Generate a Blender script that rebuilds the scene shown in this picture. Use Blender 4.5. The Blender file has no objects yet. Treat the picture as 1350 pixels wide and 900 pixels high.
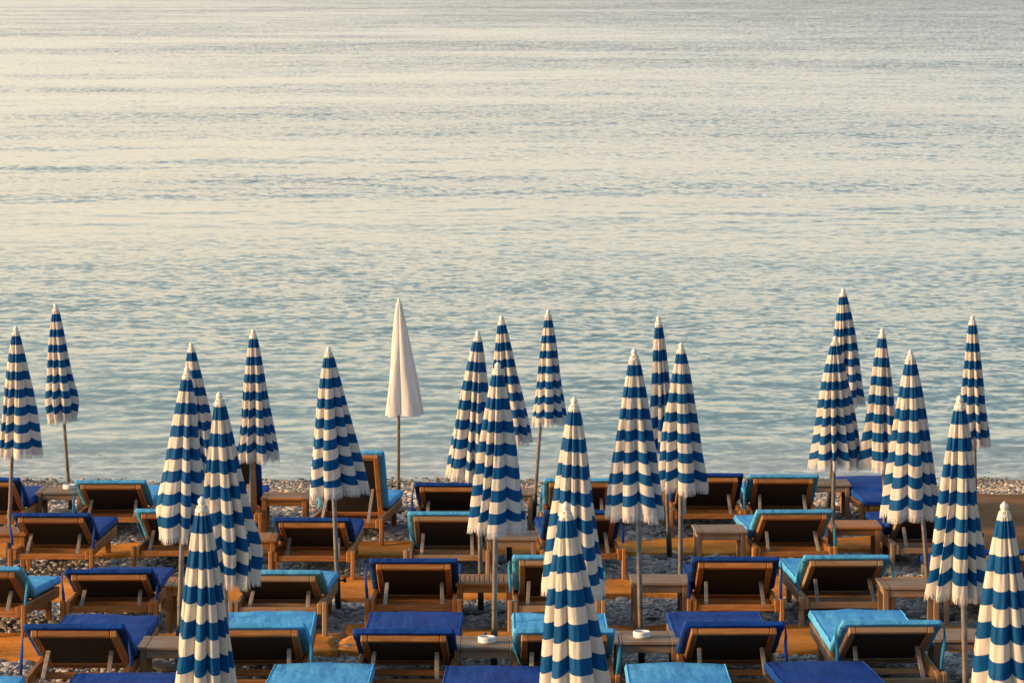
import bpy, math, random
import numpy as np
from mathutils import Vector, Matrix, noise as mnoise

scene = bpy.context.scene
col = scene.collection
R = math.radians
PI = math.pi

# ------------------------------------------------------------------ camera maths
F = 4300.0                     # focal length in photo pixels (1350 wide)
TH = math.atan(510.0 / F)      # pitch, horizon a little above the frame
CZ = 6.13                      # camera above the water level
G0, GS = 2.041, 0.054          # beach: z = G0 - GS * y

def sstep(a, b, y):
    t = np.clip((y - a) / (b - a), 0, 1)
    return t * t * (3 - 2 * t)

def terrace(y):
    """the shingle is levelled into a small terrace under the fourth row"""
    return 0.095 * sstep(22.9, 24.6, y) * (1 - sstep(25.0, 26.4, y))

def ground_z(y):
    return float(G0 - GS * y + terrace(y))

def ray(px, py):
    u = (px - 675.0) / F
    v = (450.0 - py) / F
    return (u, math.cos(TH) + v * math.sin(TH), -math.sin(TH) + v * math.cos(TH))

def on_beach(px, py, h=0.0):
    """point h metres over the beach"""
    d = ray(px, py)
    e = 0.0
    for _ in range(12):
        t = (CZ - G0 - h - e) / (-d[2] - GS * d[1])
        e = 0.5 * e + 0.5 * float(terrace(d[1] * t))
    return Vector((d[0] * t, d[1] * t, CZ + d[2] * t))

def at_y(px, py, Y):
    d = ray(px, py)
    t = Y / d[1]
    return Vector((d[0] * t, Y, CZ + d[2] * t))

# ------------------------------------------------------------------ mesh helpers
class MB:
    def __init__(self):
        self.v = []; self.f = []; self.s = []
    def add(self, vs, fs, smooth=False):
        o = len(self.v)
        self.v += [tuple(p) for p in vs]
        self.f += [tuple(i + o for i in q) for q in fs]
        self.s += [smooth] * len(fs)
        return self
    def box(self, x0, x1, y0, y1, z0, z1, b=0.004):
        """box with chamfered edges"""
        c = Vector(((x0 + x1) / 2, (y0 + y1) / 2, (z0 + z1) / 2))
        h = Vector((abs(x1 - x0) / 2, abs(y1 - y0) / 2, abs(z1 - z0) / 2))
        return self.obox(c, Vector((1, 0, 0)), Vector((0, 1, 0)), Vector((0, 0, 1)), h, b)
    def obox(self, c, ax, ay, az, h, b=0.004):
        b = min(b, h.x * .45, h.y * .45, h.z * .45)
        vs = []; idx = {}
        for sx in (-1, 1):
            for sy in (-1, 1):
                for sz in (-1, 1):
                    for k in range(3):
                        e = [h.x - b, h.y - b, h.z - b]
                        e[k] += b
                        p = c + ax * (sx * e[0]) + ay * (sy * e[1]) + az * (sz * e[2])
                        idx[(sx, sy, sz, k)] = len(vs); vs.append(p)
        fs = []
        S = (-1, 1)
        for s in S:
            fs.append([idx[(s, a, q, 0)] for a, q in ((-1, -1), (1, -1), (1, 1), (-1, 1))][::s])
            fs.append([idx[(a, s, q, 1)] for a, q in ((-1, -1), (1, -1), (1, 1), (-1, 1))][::-s])
            fs.append([idx[(a, q, s, 2)] for a, q in ((-1, -1), (1, -1), (1, 1), (-1, 1))][::s])
        for s in S:
            for t in S:
                fs.append([idx[(s, t, -1, 0)], idx[(s, t, -1, 1)], idx[(s, t, 1, 1)], idx[(s, t, 1, 0)]][::-s * t])
                fs.append([idx[(s, -1, t, 0)], idx[(s, -1, t, 2)], idx[(s, 1, t, 2)], idx[(s, 1, t, 0)]][::s * t])
                fs.append([idx[(-1, s, t, 1)], idx[(-1, s, t, 2)], idx[(1, s, t, 2)], idx[(1, s, t, 1)]][::-s * t])
                for q in S:
                    fs.append([idx[(s, t, q, 0)], idx[(s, t, q, 1)], idx[(s, t, q, 2)]][::s * t * q])
        return self.add(vs, fs)
    def bar(self, a, b, w, d, side=Vector((1, 0, 0)), bev=0.004):
        a = Vector(a); b = Vector(b)
        y = (b - a); L = y.length; y.normalize()
        x = (side - y * side.dot(y)).normalized()
        z = x.cross(y)
        return self.obox((a + b) / 2, x, y, z, Vector((w / 2, L / 2, d / 2)), bev)
    def lathe(self, prof, n=20, c=(0, 0, 0), smooth=True, axis=None):
        """prof: list of (r, z)"""
        M = axis if axis else Matrix.Identity(3)
        vs = []; fs = []
        for r, z in prof:
            for i in range(n):
                a = 2 * PI * i / n
                p = M @ Vector((r * math.cos(a), r * math.sin(a), z))
                vs.append((p.x + c[0], p.y + c[1], p.z + c[2]))
        for j in range(len(prof) - 1):
            for i in range(n):
                k = (i + 1) % n
                fs.append((j * n + i, j * n + k, (j + 1) * n + k, (j + 1) * n + i))
        fs.append(tuple(range(n))[::-1])
        fs.append(tuple((len(prof) - 1) * n + i for i in range(n)))
        return self.add(vs, fs, smooth)
    def build(self, name, m, parent=None):
        me = bpy.data.meshes.new(name)
        me.from_pydata(self.v, [], self.f)
        me.polygons.foreach_set('use_smooth', self.s)
        me.materials.append(m)
        me.update()
        o = bpy.data.objects.new(name, me)
        col.objects.link(o)
        if parent: o.parent = parent
        return o

def grid_mesh(name, P, m, smooth=True, parent=None, close_u=False):
    """P: (nv, nu, 3) array"""
    nv, nu, _ = P.shape
    me = bpy.data.meshes.new(name)
    idx = np.arange(nv * nu).reshape(nv, nu)
    if close_u:
        a = idx[:-1]; b = np.roll(idx, -1, 1)[:-1]; c = np.roll(idx, -1, 1)[1:]; d = idx[1:]
    else:
        a = idx[:-1, :-1]; b = idx[:-1, 1:]; c = idx[1:, 1:]; d = idx[1:, :-1]
    q = np.stack([a.ravel(), b.ravel(), c.ravel(), d.ravel()], 1).astype(np.int32)
    n = len(q)
    me.vertices.add(nv * nu)
    me.vertices.foreach_set('co', P.reshape(-1).astype(np.float32))
    me.loops.add(n * 4)
    me.loops.foreach_set('vertex_index', q.ravel())
    me.polygons.add(n)
    me.polygons.foreach_set('loop_start', np.arange(0, n * 4, 4, dtype=np.int32))
    me.polygons.foreach_set('use_smooth', np.full(n, smooth))
    me.update(calc_edges=True)
    me.validate()
    me.materials.append(m)
    o = bpy.data.objects.new(name, me)
    col.objects.link(o)
    if parent: o.parent = parent
    return o

def tag(o, label=None, cat=None, group=None, kind=None):
    if label: o['label'] = label
    if cat: o['category'] = cat
    if group: o['group'] = group
    if kind: o['kind'] = kind
    return o

def empty(name, loc):
    o = bpy.data.objects.new(name, None)
    o.empty_display_size = 0.2
    col.objects.link(o)
    o.location = loc
    return o

KIDS = {}
def copy_tree(o, parent=None):
    c = o.copy()
    col.objects.link(c)
    if parent: c.parent = parent
    for ch in [x for x in bpy.data.objects if x.parent == o]:
        copy_tree(ch, c)
    return c

# ------------------------------------------------------------------ materials
def new_mat(name):
    m = bpy.data.materials.new(name)
    m.use_nodes = True
    nt = m.node_tree
    b = nt.nodes['Principled BSDF']
    return m, nt, b

def N(nt, t, **kw):
    n = nt.nodes.new(t)
    for k, v in kw.items(): setattr(n, k, v)
    return n

def ramp(nt, stops, interp='LINEAR'):
    r = N(nt, 'ShaderNodeValToRGB')
    r.color_ramp.interpolation = interp
    e = r.color_ramp.elements
    while len(e) < len(stops): e.new(0.5)
    for k, (p, c) in enumerate(stops):
        e[k].position = p
        e[k].color = (c[0], c[1], c[2], 1)
    return r

def mapped(nt, scale, coord='Object'):
    tc = N(nt, 'ShaderNodeTexCoord')
    mp = N(nt, 'ShaderNodeMapping')
    mp.inputs['Scale'].default_value = scale
    nt.links.new(tc.outputs[coord], mp.inputs['Vector'])
    return mp

def wood(name, dark, light, grain, rough=0.55, grey=None, spec=0.35):
    m, nt, b = new_mat(name)
    mp = mapped(nt, grain)
    n1 = N(nt, 'ShaderNodeTexNoise'); n1.inputs['Scale'].default_value = 1.0
    n1.inputs['Detail'].default_value = 5; n1.inputs['Roughness'].default_value = 0.65
    nt.links.new(mp.outputs[0], n1.inputs['Vector'])
    r = ramp(nt, [(0.3, dark), (0.7, light)])
    nt.links.new(n1.outputs['Fac'], r.inputs['Fac'])
    oi = N(nt, 'ShaderNodeObjectInfo')
    hsv = N(nt, 'ShaderNodeHueSaturation')
    mr = N(nt, 'ShaderNodeMapRange')
    mr.inputs['To Min'].default_value = 0.75; mr.inputs['To Max'].default_value = 1.25
    nt.links.new(oi.outputs['Random'], mr.inputs['Value'])
    nt.links.new(mr.outputs[0], hsv.inputs['Value'])
    nt.links.new(r.outputs[0], hsv.inputs['Color'])
    out = hsv.outputs[0]
    if grey:
        n2 = N(nt, 'ShaderNodeTexNoise'); n2.inputs['Scale'].default_value = 5
        n2.inputs['Detail'].default_value = 4
        tc = N(nt, 'ShaderNodeTexCoord'); nt.links.new(tc.outputs['Object'], n2.inputs['Vector'])
        r2 = ramp(nt, [(0.35, (0, 0, 0)), (0.65, (1, 1, 1))])
        nt.links.new(n2.outputs['Fac'], r2.inputs['Fac'])
        mx = N(nt, 'ShaderNodeMixRGB'); mx.inputs['Color2'].default_value = (*grey, 1)
        nt.links.new(r2.outputs[0], mx.inputs['Fac']); nt.links.new(out, mx.inputs['Color1'])
        out = mx.outputs[0]
    nt.links.new(out, b.inputs['Base Color'])
    b.inputs['Roughness'].default_value = rough
    b.inputs['Specular IOR Level'].default_value = spec
    bp = N(nt, 'ShaderNodeBump'); bp.inputs['Strength'].default_value = 0.25; bp.inputs['Distance'].default_value = 0.003
    nt.links.new(n1.outputs['Fac'], bp.inputs['Height']); nt.links.new(bp.outputs[0], b.inputs['Normal'])
    return m

TEAK_D, TEAK_L = (0.20, 0.080, 0.020), (0.44, 0.20, 0.058)
M = {}
M['teak_y'] = wood('teak_lengthwise', TEAK_D, TEAK_L, (70, 5, 70))
M['teak_x'] = wood('teak_crosswise', TEAK_D, TEAK_L, (5, 70, 70))
M['teak_z'] = wood('teak_upright', TEAK_D, TEAK_L, (70, 70, 5))
WD, WL = (0.17, 0.105, 0.06), (0.34, 0.23, 0.14)
WND, WNL, WNG = (0.21, 0.115, 0.048), (0.42, 0.25, 0.12), (0.31, 0.24, 0.165)
M['worn_y'] = wood('worn_teak_lengthwise', WND, WNL, (70, 5, 70), 0.65, WNG, 0.25)
M['worn_x'] = wood('worn_teak_crosswise', WND, WNL, (5, 70, 70), 0.65, WNG, 0.25)
M['worn_z'] = wood('worn_teak_upright', WND, WNL, (70, 70, 5), 0.65, WNG, 0.25)
M['old_x'] = wood('weathered_crosswise', WD, WL, (5, 80, 80), 0.7, (0.27, 0.23, 0.185), 0.2)
M['old_z'] = wood('weathered_upright', WD, WL, (80, 80, 5), 0.7, (0.24, 0.17, 0.11), 0.2)
M['old_y'] = wood('weathered_lengthwise', WD, WL, (80, 5, 80), 0.7, (0.27, 0.23, 0.185), 0.2)
M['strut'] = wood('strut_grey', (0.22, 0.20, 0.185), (0.42, 0.39, 0.36), (40, 40, 6), 0.5, None, 0.4)

def cloth(name, c, rough=0.85, var=0.12, sheen=0.0, wrinkle=0.6, wscale=9.0, sun_faded=None):
    m, nt, b = new_mat(name)
    tc = N(nt, 'ShaderNodeTexCoord')
    n1 = N(nt, 'ShaderNodeTexNoise'); n1.inputs['Scale'].default_value = 4; n1.inputs['Detail'].default_value = 4
    nt.links.new(tc.outputs['Object'], n1.inputs['Vector'])
    r = ramp(nt, [(0.3, tuple(x * (1 - var) for x in c)), (0.7, tuple(min(1, x * (1 + var)) for x in c))])
    nt.links.new(n1.outputs['Fac'], r.inputs['Fac'])
    nt.links.new(r.outputs[0], b.inputs['Base Color'])
    b.inputs['Roughness'].default_value = rough
    b.inputs['Specular IOR Level'].default_value = 0.22
    b.inputs['Sheen Weight'].default_value = sheen
    # soft pulled folds and slack in the cover
    hsum = None
    for (scl, rot, wsc, amt) in (((1.0, 0.28, 1.0), 0.55, wscale, 1.0), ((0.3, 1.0, 1.0), -0.25, wscale * 0.7, 0.8), ((1, 1, 1), 0.0, 60.0, 0.015)):
        mp = N(nt, 'ShaderNodeMapping'); mp.inputs['Scale'].default_value = scl; mp.inputs['Rotation'].default_value = (0, 0, rot)
        nt.links.new(tc.outputs['Object'], mp.inputs['Vector'])
        n2 = N(nt, 'ShaderNodeTexNoise'); n2.inputs['Scale'].default_value = wsc; n2.inputs['Detail'].default_value = 2.0
        nt.links.new(mp.outputs[0], n2.inputs['Vector'])
        ma = N(nt, 'ShaderNodeMath', operation='MULTIPLY_ADD'); ma.inputs[1].default_value = amt
        nt.links.new(n2.outputs['Fac'], ma.inputs[0])
        if hsum is not None: nt.links.new(hsum.outputs[0], ma.inputs[2])
        else: ma.inputs[2].default_value = 0.0
        hsum = ma
    bp = N(nt, 'ShaderNodeBump'); bp.inputs['Strength'].default_value = wrinkle; bp.inputs['Distance'].default_value = 0.03
    nt.links.new(hsum.outputs[0], bp.inputs['Height'])
    nt.links.new(bp.outputs[0], b.inputs['Normal'])
    return m

M['navy'] = cloth('cobalt_cover', (0.004, 0.056, 0.29), var=0.18)
M['turq'] = cloth('turquoise_cover', (0.085, 0.42, 0.80), var=0.10)
M['navy_pipe'] = cloth('cobalt_piping', (0.010, 0.075, 0.36), wrinkle=0)
M['turq_pipe'] = cloth('turquoise_piping', (0.12, 0.50, 0.82), wrinkle=0)
M['navy_strap'] = cloth('cobalt_strap', (0.006, 0.045, 0.27), wrinkle=0)
M['turq_strap'] = cloth('turquoise_strap', (0.03, 0.26, 0.52), wrinkle=0)

def plain(name, c, rough=0.5, metal=0.0, spec=0.5, var=0.1, scale=20):
    m, nt, b = new_mat(name)
    tc = N(nt, 'ShaderNodeTexCoord')
    n1 = N(nt, 'ShaderNodeTexNoise'); n1.inputs['Scale'].default_value = scale; n1.inputs['Detail'].default_value = 4
    nt.links.new(tc.outputs['Object'], n1.inputs['Vector'])
    r = ramp(nt, [(0.3, tuple(x * (1 - var) for x in c)), (0.7, tuple(min(1, x * (1 + var)) for x in c))])
    nt.links.new(n1.outputs['Fac'], r.inputs['Fac'])
    nt.links.new(r.outputs[0], b.inputs['Base Color'])
    b.inputs['Roughness'].default_value = rough
    b.inputs['Metallic'].default_value = metal
    b.inputs['Specular IOR Level'].default_value = spec
    return m

M['sling'] = plain('brown_sling', (0.036, 0.030, 0.025), 0.8, 0, 0.2, 0.2, 60)
M['white_plastic'] = plain('white_plastic', (0.80, 0.78, 0.74), 0.4, 0, 0.5, 0.04)
M['ceramic'] = plain('white_ceramic', (0.82, 0.80, 0.78), 0.3, 0, 0.5, 0.03)
M['ash'] = plain('ash_grey', (0.25, 0.23, 0.21), 0.9, 0, 0.1, 0.3, 60)
M['pole'] = plain('pole_grey', (0.34, 0.31, 0.26), 0.5, 0.25, 0.5, 0.35, 14)
M['pole_dark'] = plain('dark_steel_tube', (0.07, 0.075, 0.08), 0.5, 0.3, 0.5, 0.3, 14)
M['base'] = plain('base_plate_grey', (0.055, 0.055, 0.056), 0.75, 0, 0.3, 0.35, 10)
M['knob'] = plain('black_knob', (0.02, 0.02, 0.022), 0.5)
M['fringe'] = plain('cream_fringe', (0.70, 0.665, 0.61), 0.9, 0, 0.1, 0.12, 80)

def canvas_mat(name, striped=True):
    m, nt, b = new_mat(name)
    tc = N(nt, 'ShaderNodeTexCoord')
    n1 = N(nt, 'ShaderNodeTexNoise'); n1.inputs['Scale'].default_value = 7; n1.inputs['Detail'].default_value = 4
    nt.links.new(tc.outputs['Object'], n1.inputs['Vector'])
    white = ramp(nt, [(0.3, (0.72, 0.675, 0.60)), (0.7, (0.80, 0.765, 0.70))] if striped else [(0.3, (0.82, 0.80, 0.78)), (0.7, (0.88, 0.86, 0.84))])
    nt.links.new(n1.outputs['Fac'], white.inputs['Fac'])
    out = white.outputs[0]
    if striped:
        blue = ramp(nt, [(0.3, (0.002, 0.084, 0.265)), (0.7, (0.004, 0.112, 0.33))])
        nt.links.new(n1.outputs['Fac'], blue.inputs['Fac'])
        at = N(nt, 'ShaderNodeAttribute', attribute_name='stripe')
        fr = N(nt, 'ShaderNodeMath', operation='FRACT'); nt.links.new(at.outputs['Fac'], fr.inputs[0])
        lt = N(nt, 'ShaderNodeMath', operation='LESS_THAN'); lt.inputs[1].default_value = 0.5
        nt.links.new(fr.outputs[0], lt.inputs[0])
        he = N(nt, 'ShaderNodeAttribute', attribute_name='hem')
        gt = N(nt, 'ShaderNodeMath', operation='LESS_THAN'); gt.inputs[1].default_value = 0.955
        nt.links.new(he.outputs['Fac'], gt.inputs[0])
        mu = N(nt, 'ShaderNodeMath', operation='MULTIPLY')
        nt.links.new(lt.outputs[0], mu.inputs[0]); nt.links.new(gt.outputs[0], mu.inputs[1])
        mx = N(nt, 'ShaderNodeMixRGB')
        nt.links.new(mu.outputs[0], mx.inputs['Fac'])
        nt.links.new(white.outputs[0], mx.inputs['Color1']); nt.links.new(blue.outputs[0], mx.inputs['Color2'])
        out = mx.outputs[0]
    nt.links.new(out, b.inputs['Base Color'])
    b.inputs['Roughness'].default_value = 0.6
    b.inputs['Specular IOR Level'].default_value = 0.12
    b.inputs['Sheen Weight'].default_value = 0.0
    # lengthwise creases
    mp = mapped(nt, (16, 16, 2.2))
    n2 = N(nt, 'ShaderNodeTexNoise'); n2.inputs['Scale'].default_value = 1.4; n2.inputs['Detail'].default_value = 3
    nt.links.new(mp.outputs[0], n2.inputs['Vector'])
    bp = N(nt, 'ShaderNodeBump'); bp.inputs['Strength'].default_value = 0.6; bp.inputs['Distance'].default_value = 0.02
    nt.links.new(n2.outputs['Fac'], bp.inputs['Height']); nt.links.new(bp.outputs[0], b.inputs['Normal'])
    # a little light passes through the cloth
    tr = N(nt, 'ShaderNodeBsdfTranslucent'); nt.links.new(out, tr.inputs['Color'])
    ms = N(nt, 'ShaderNodeMixShader'); ms.inputs[0].default_value = 0.30
    nt.links.new(b.outputs[0], ms.inputs[1]); nt.links.new(tr.outputs[0], ms.inputs[2])
    nt.links.new(ms.outputs[0], nt.nodes['Material Output'].inputs['Surface'])
    return m
M['canvas'] = canvas_mat('striped_canvas')
M['canvas_white'] = canvas_mat('white_canvas', False)

def coir_mat(name, dark, light):
    m, nt, b = new_mat(name)
    mp = mapped(nt, (14, 46, 20))
    n1 = N(nt, 'ShaderNodeTexNoise'); n1.inputs['Scale'].default_value = 1; n1.inputs['Detail'].default_value = 6; n1.inputs['Roughness'].default_value = 0.7
    nt.links.new(mp.outputs[0], n1.inputs['Vector'])
    mp2 = mapped(nt, (1.6, 2.2, 2))
    n2 = N(nt, 'ShaderNodeTexNoise'); n2.inputs['Scale'].default_value = 1; n2.inputs['Detail'].default_value = 3
    nt.links.new(mp2.outputs[0], n2.inputs['Vector'])
    ad = N(nt, 'ShaderNodeMath', operation='ADD'); nt.links.new(n1.outputs['Fac'], ad.inputs[0]); nt.links.new(n2.outputs['Fac'], ad.inputs[1])
    hf = N(nt, 'ShaderNodeMath', operation='MULTIPLY'); hf.inputs[1].default_value = 0.5; nt.links.new(ad.outputs[0], hf.inputs[0])
    r = ramp(nt, [(0.35, dark), (0.62, light)])
    nt.links.new(hf.outputs[0], r.inputs['Fac']); nt.links.new(r.outputs[0], b.inputs['Base Color'])
    b.inputs['Roughness'].default_value = 0.9; b.inputs['Specular IOR Level'].default_value = 0.15
    bp = N(nt, 'ShaderNodeBump'); bp.inputs['Strength'].default_value = 0.9; bp.inputs['Distance'].default_value = 0.02
    nt.links.new(n1.outputs['Fac'], bp.inputs['Height']); nt.links.new(bp.outputs[0], b.inputs['Normal'])
    return m
M['coir'] = coir_mat('coir_matting', (0.38, 0.135, 0.020), (0.78, 0.32, 0.055))
M['coir_dull'] = coir_mat('worn_matting', (0.17, 0.085, 0.032), (0.32, 0.175, 0.075))

# ------------------------------------------------------------------ sky, sun, camera
SUN_EL, SUN_BACK = R(12.5), R(11.0)            # sun low on the left, a little behind the camera
sdir = Vector((-math.cos(SUN_EL) * math.cos(SUN_BACK), -math.cos(SUN_EL) * math.sin(SUN_BACK), math.sin(SUN_EL)))
HAZE_POWER = 6.1
HAZE_FALL = [(0.0, (0.55, 0.525, 0.50)), (0.04, (0.67, 0.575, 0.50)), (0.085, (0.81, 0.64, 0.49)), (0.13, (0.59, 0.53, 0.43)), (0.19, (0.29, 0.32, 0.298)), (0.40, (0.235, 0.27, 0.272)), (1.0, (0.19, 0.23, 0.26))]
HAZE_AZ = [(0.0, (0.16, 0.17, 0.19)), (0.45, (0.28, 0.30, 0.33)), (0.82, (0.74, 0.77, 0.82)), (0.94, (0.95, 0.925, 0.87)), (1.0, (0.97, 0.92, 0.84))]
w = bpy.data.worlds.new('World'); scene.world = w; w.use_nodes = True
nt = w.node_tree
sky = N(nt, 'ShaderNodeTexSky', sky_type='NISHITA')
sky.sun_disc = False
sky.sun_elevation = SUN_EL
sky.sun_rotation = math.atan2(sdir.x, sdir.y)
sky.altitude = 0; sky.air_density = 1.0; sky.dust_density = 2.0; sky.ozone_density = 1.0
bg = nt.nodes['Background']
# morning haze low over the sea: a pale warm belt, brighter and warmer towards the sun
tcw = N(nt, 'ShaderNodeTexCoord')
sepw = N(nt, 'ShaderNodeSeparateXYZ'); nt.links.new(tcw.outputs['Generated'], sepw.inputs[0])
hz = ramp(nt, HAZE_FALL)
nt.links.new(sepw.outputs['Z'], hz.inputs['Fac'])
dt = N(nt, 'ShaderNodeVectorMath', operation='DOT_PRODUCT'); dt.inputs[1].default_value = (-0.62, 0.78, 0.0)
nt.links.new(tcw.outputs['Generated'], dt.inputs[0])
mrw = N(nt, 'ShaderNodeMapRange'); mrw.inputs['From Min'].default_value = -1.0; mrw.inputs['From Max'].default_value = 1.0
nt.links.new(dt.outputs['Value'], mrw.inputs['Value'])
az = ramp(nt, HAZE_AZ)
nt.links.new(mrw.outputs[0], az.inputs['Fac'])
mw = N(nt, 'ShaderNodeMixRGB', blend_type='MULTIPLY'); mw.inputs['Fac'].default_value = 1
nt.links.new(hz.outputs[0], mw.inputs['Color1']); nt.links.new(az.outputs[0], mw.inputs['Color2'])
sc_ = N(nt, 'ShaderNodeVectorMath', operation='SCALE'); sc_.inputs['Scale'].default_value = HAZE_POWER
nt.links.new(mw.outputs[0], sc_.inputs[0])
adw = N(nt, 'ShaderNodeVectorMath', operation='ADD')
thin = N(nt, 'ShaderNodeVectorMath', operation='SCALE'); thin.inputs['Scale'].default_value = 0.65     # veiled by the haze
nt.links.new(sky.outputs[0], thin.inputs[0])
nt.links.new(thin.outputs[0], adw.inputs[0]); nt.links.new(sc_.outputs[0], adw.inputs[1])
bg.inputs['Strength'].default_value = 0.12
nt.links.new(adw.outputs[0], bg.inputs['Color'])

sl = bpy.data.lights.new('sun', 'SUN'); sl.energy = 3.3; sl.angle = R(9.0); sl.color = (1.0, 0.57, 0.25)
so = bpy.data.objects.new('sun', sl); col.objects.link(so)
so.rotation_euler = sdir.to_track_quat('Z', 'Y').to_euler(); so.location = (-30, -5, 20)

cam = bpy.data.cameras.new('camera'); cam.sensor_width = 36.0; cam.lens = 36.0 * F / 1350.0
cam.dof.use_dof = True; cam.dof.focus_distance = 28.0; cam.dof.aperture_fstop = 13.0
cam.clip_start = 0.5; cam.clip_end = 30000
co = bpy.data.objects.new('camera', cam); col.objects.link(co)
co.location = (0, 0, CZ); co.rotation_euler = (PI / 2 - TH, 0, 0)
scene.camera = co
scene.view_settings.view_transform = 'Standard'; scene.view_settings.look = 'None'
scene.view_settings.exposure = 0.93; scene.view_settings.gamma = 1.0
scene.view_settings.use_curve_mapping = False
scene.cycles.max_bounces = 6

# ------------------------------------------------------------------ beach ground
def beach_mat():
    m, nt, b = new_mat('beach_gravel')
    tc = N(nt, 'ShaderNodeTexCoord')
    v = N(nt, 'ShaderNodeTexVoronoi'); v.inputs['Scale'].default_value = 38
    nt.links.new(tc.outputs['Object'], v.inputs['Vector'])
    n1 = N(nt, 'ShaderNodeTexNoise'); n1.inputs['Scale'].default_value = 60; n1.inputs['Detail'].default_value = 4
    nt.links.new(tc.outputs['Object'], n1.inputs['Vector'])
    r = ramp(nt, [(0.0, (0.09, 0.088, 0.085)), (1.0, (0.22, 0.205, 0.185))])
    sp = N(nt, 'ShaderNodeSeparateColor'); nt.links.new(v.outputs['Color'], sp.inputs[0])
    nt.links.new(sp.outputs[0], r.inputs['Fac']); nt.links.new(r.outputs[0], b.inputs['Base Color'])
    b.inputs['Roughness'].default_value = 0.85
    bp = N(nt, 'ShaderNodeBump'); bp.inputs['Strength'].default_value = 0.8; bp.inputs['Distance'].default_value = 0.02
    bp.invert = True
    nt.links.new(v.outputs['Distance'], bp.inputs['Height']); nt.links.new(bp.outputs[0], b.inputs['Normal'])
    return m

def bump_z(x, y):
    """gentle unevenness of the shingle, arrays"""
    return 0.012 * np.sin(x * 1.7 + 0.6 * np.sin(y * 1.1)) * np.sin(y * 2.1 + 0.4 * x) + 0.008 * np.sin(x * 4.3 + y * 1.9)

def gz(x, y):
    z = np.where(y < 41.0, G0 - GS * y, (G0 - GS * 41.0) - 0.10 * (y - 41.0))
    return np.maximum(z, -9.0) + terrace(y)

xs = np.concatenate([[-900, -300, -100, -40], np.linspace(-16, 16, 161), [40, 100, 300, 900]])
ys = np.concatenate([[-120, -40, -10, 0, 8], np.linspace(14, 44, 201), [60, 90, 130, 1000, 9000]])
X, Y = np.meshgrid(xs, ys)
near = (np.abs(X) <= 16) & (Y >= 14) & (Y <= 44)
Z = gz(X, Y) + np.where(near, bump_z(X, Y), 0)
beach = grid_mesh('beach', np.stack([X, Y, Z], 2), beach_mat())
tag(beach, kind='structure')

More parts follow.
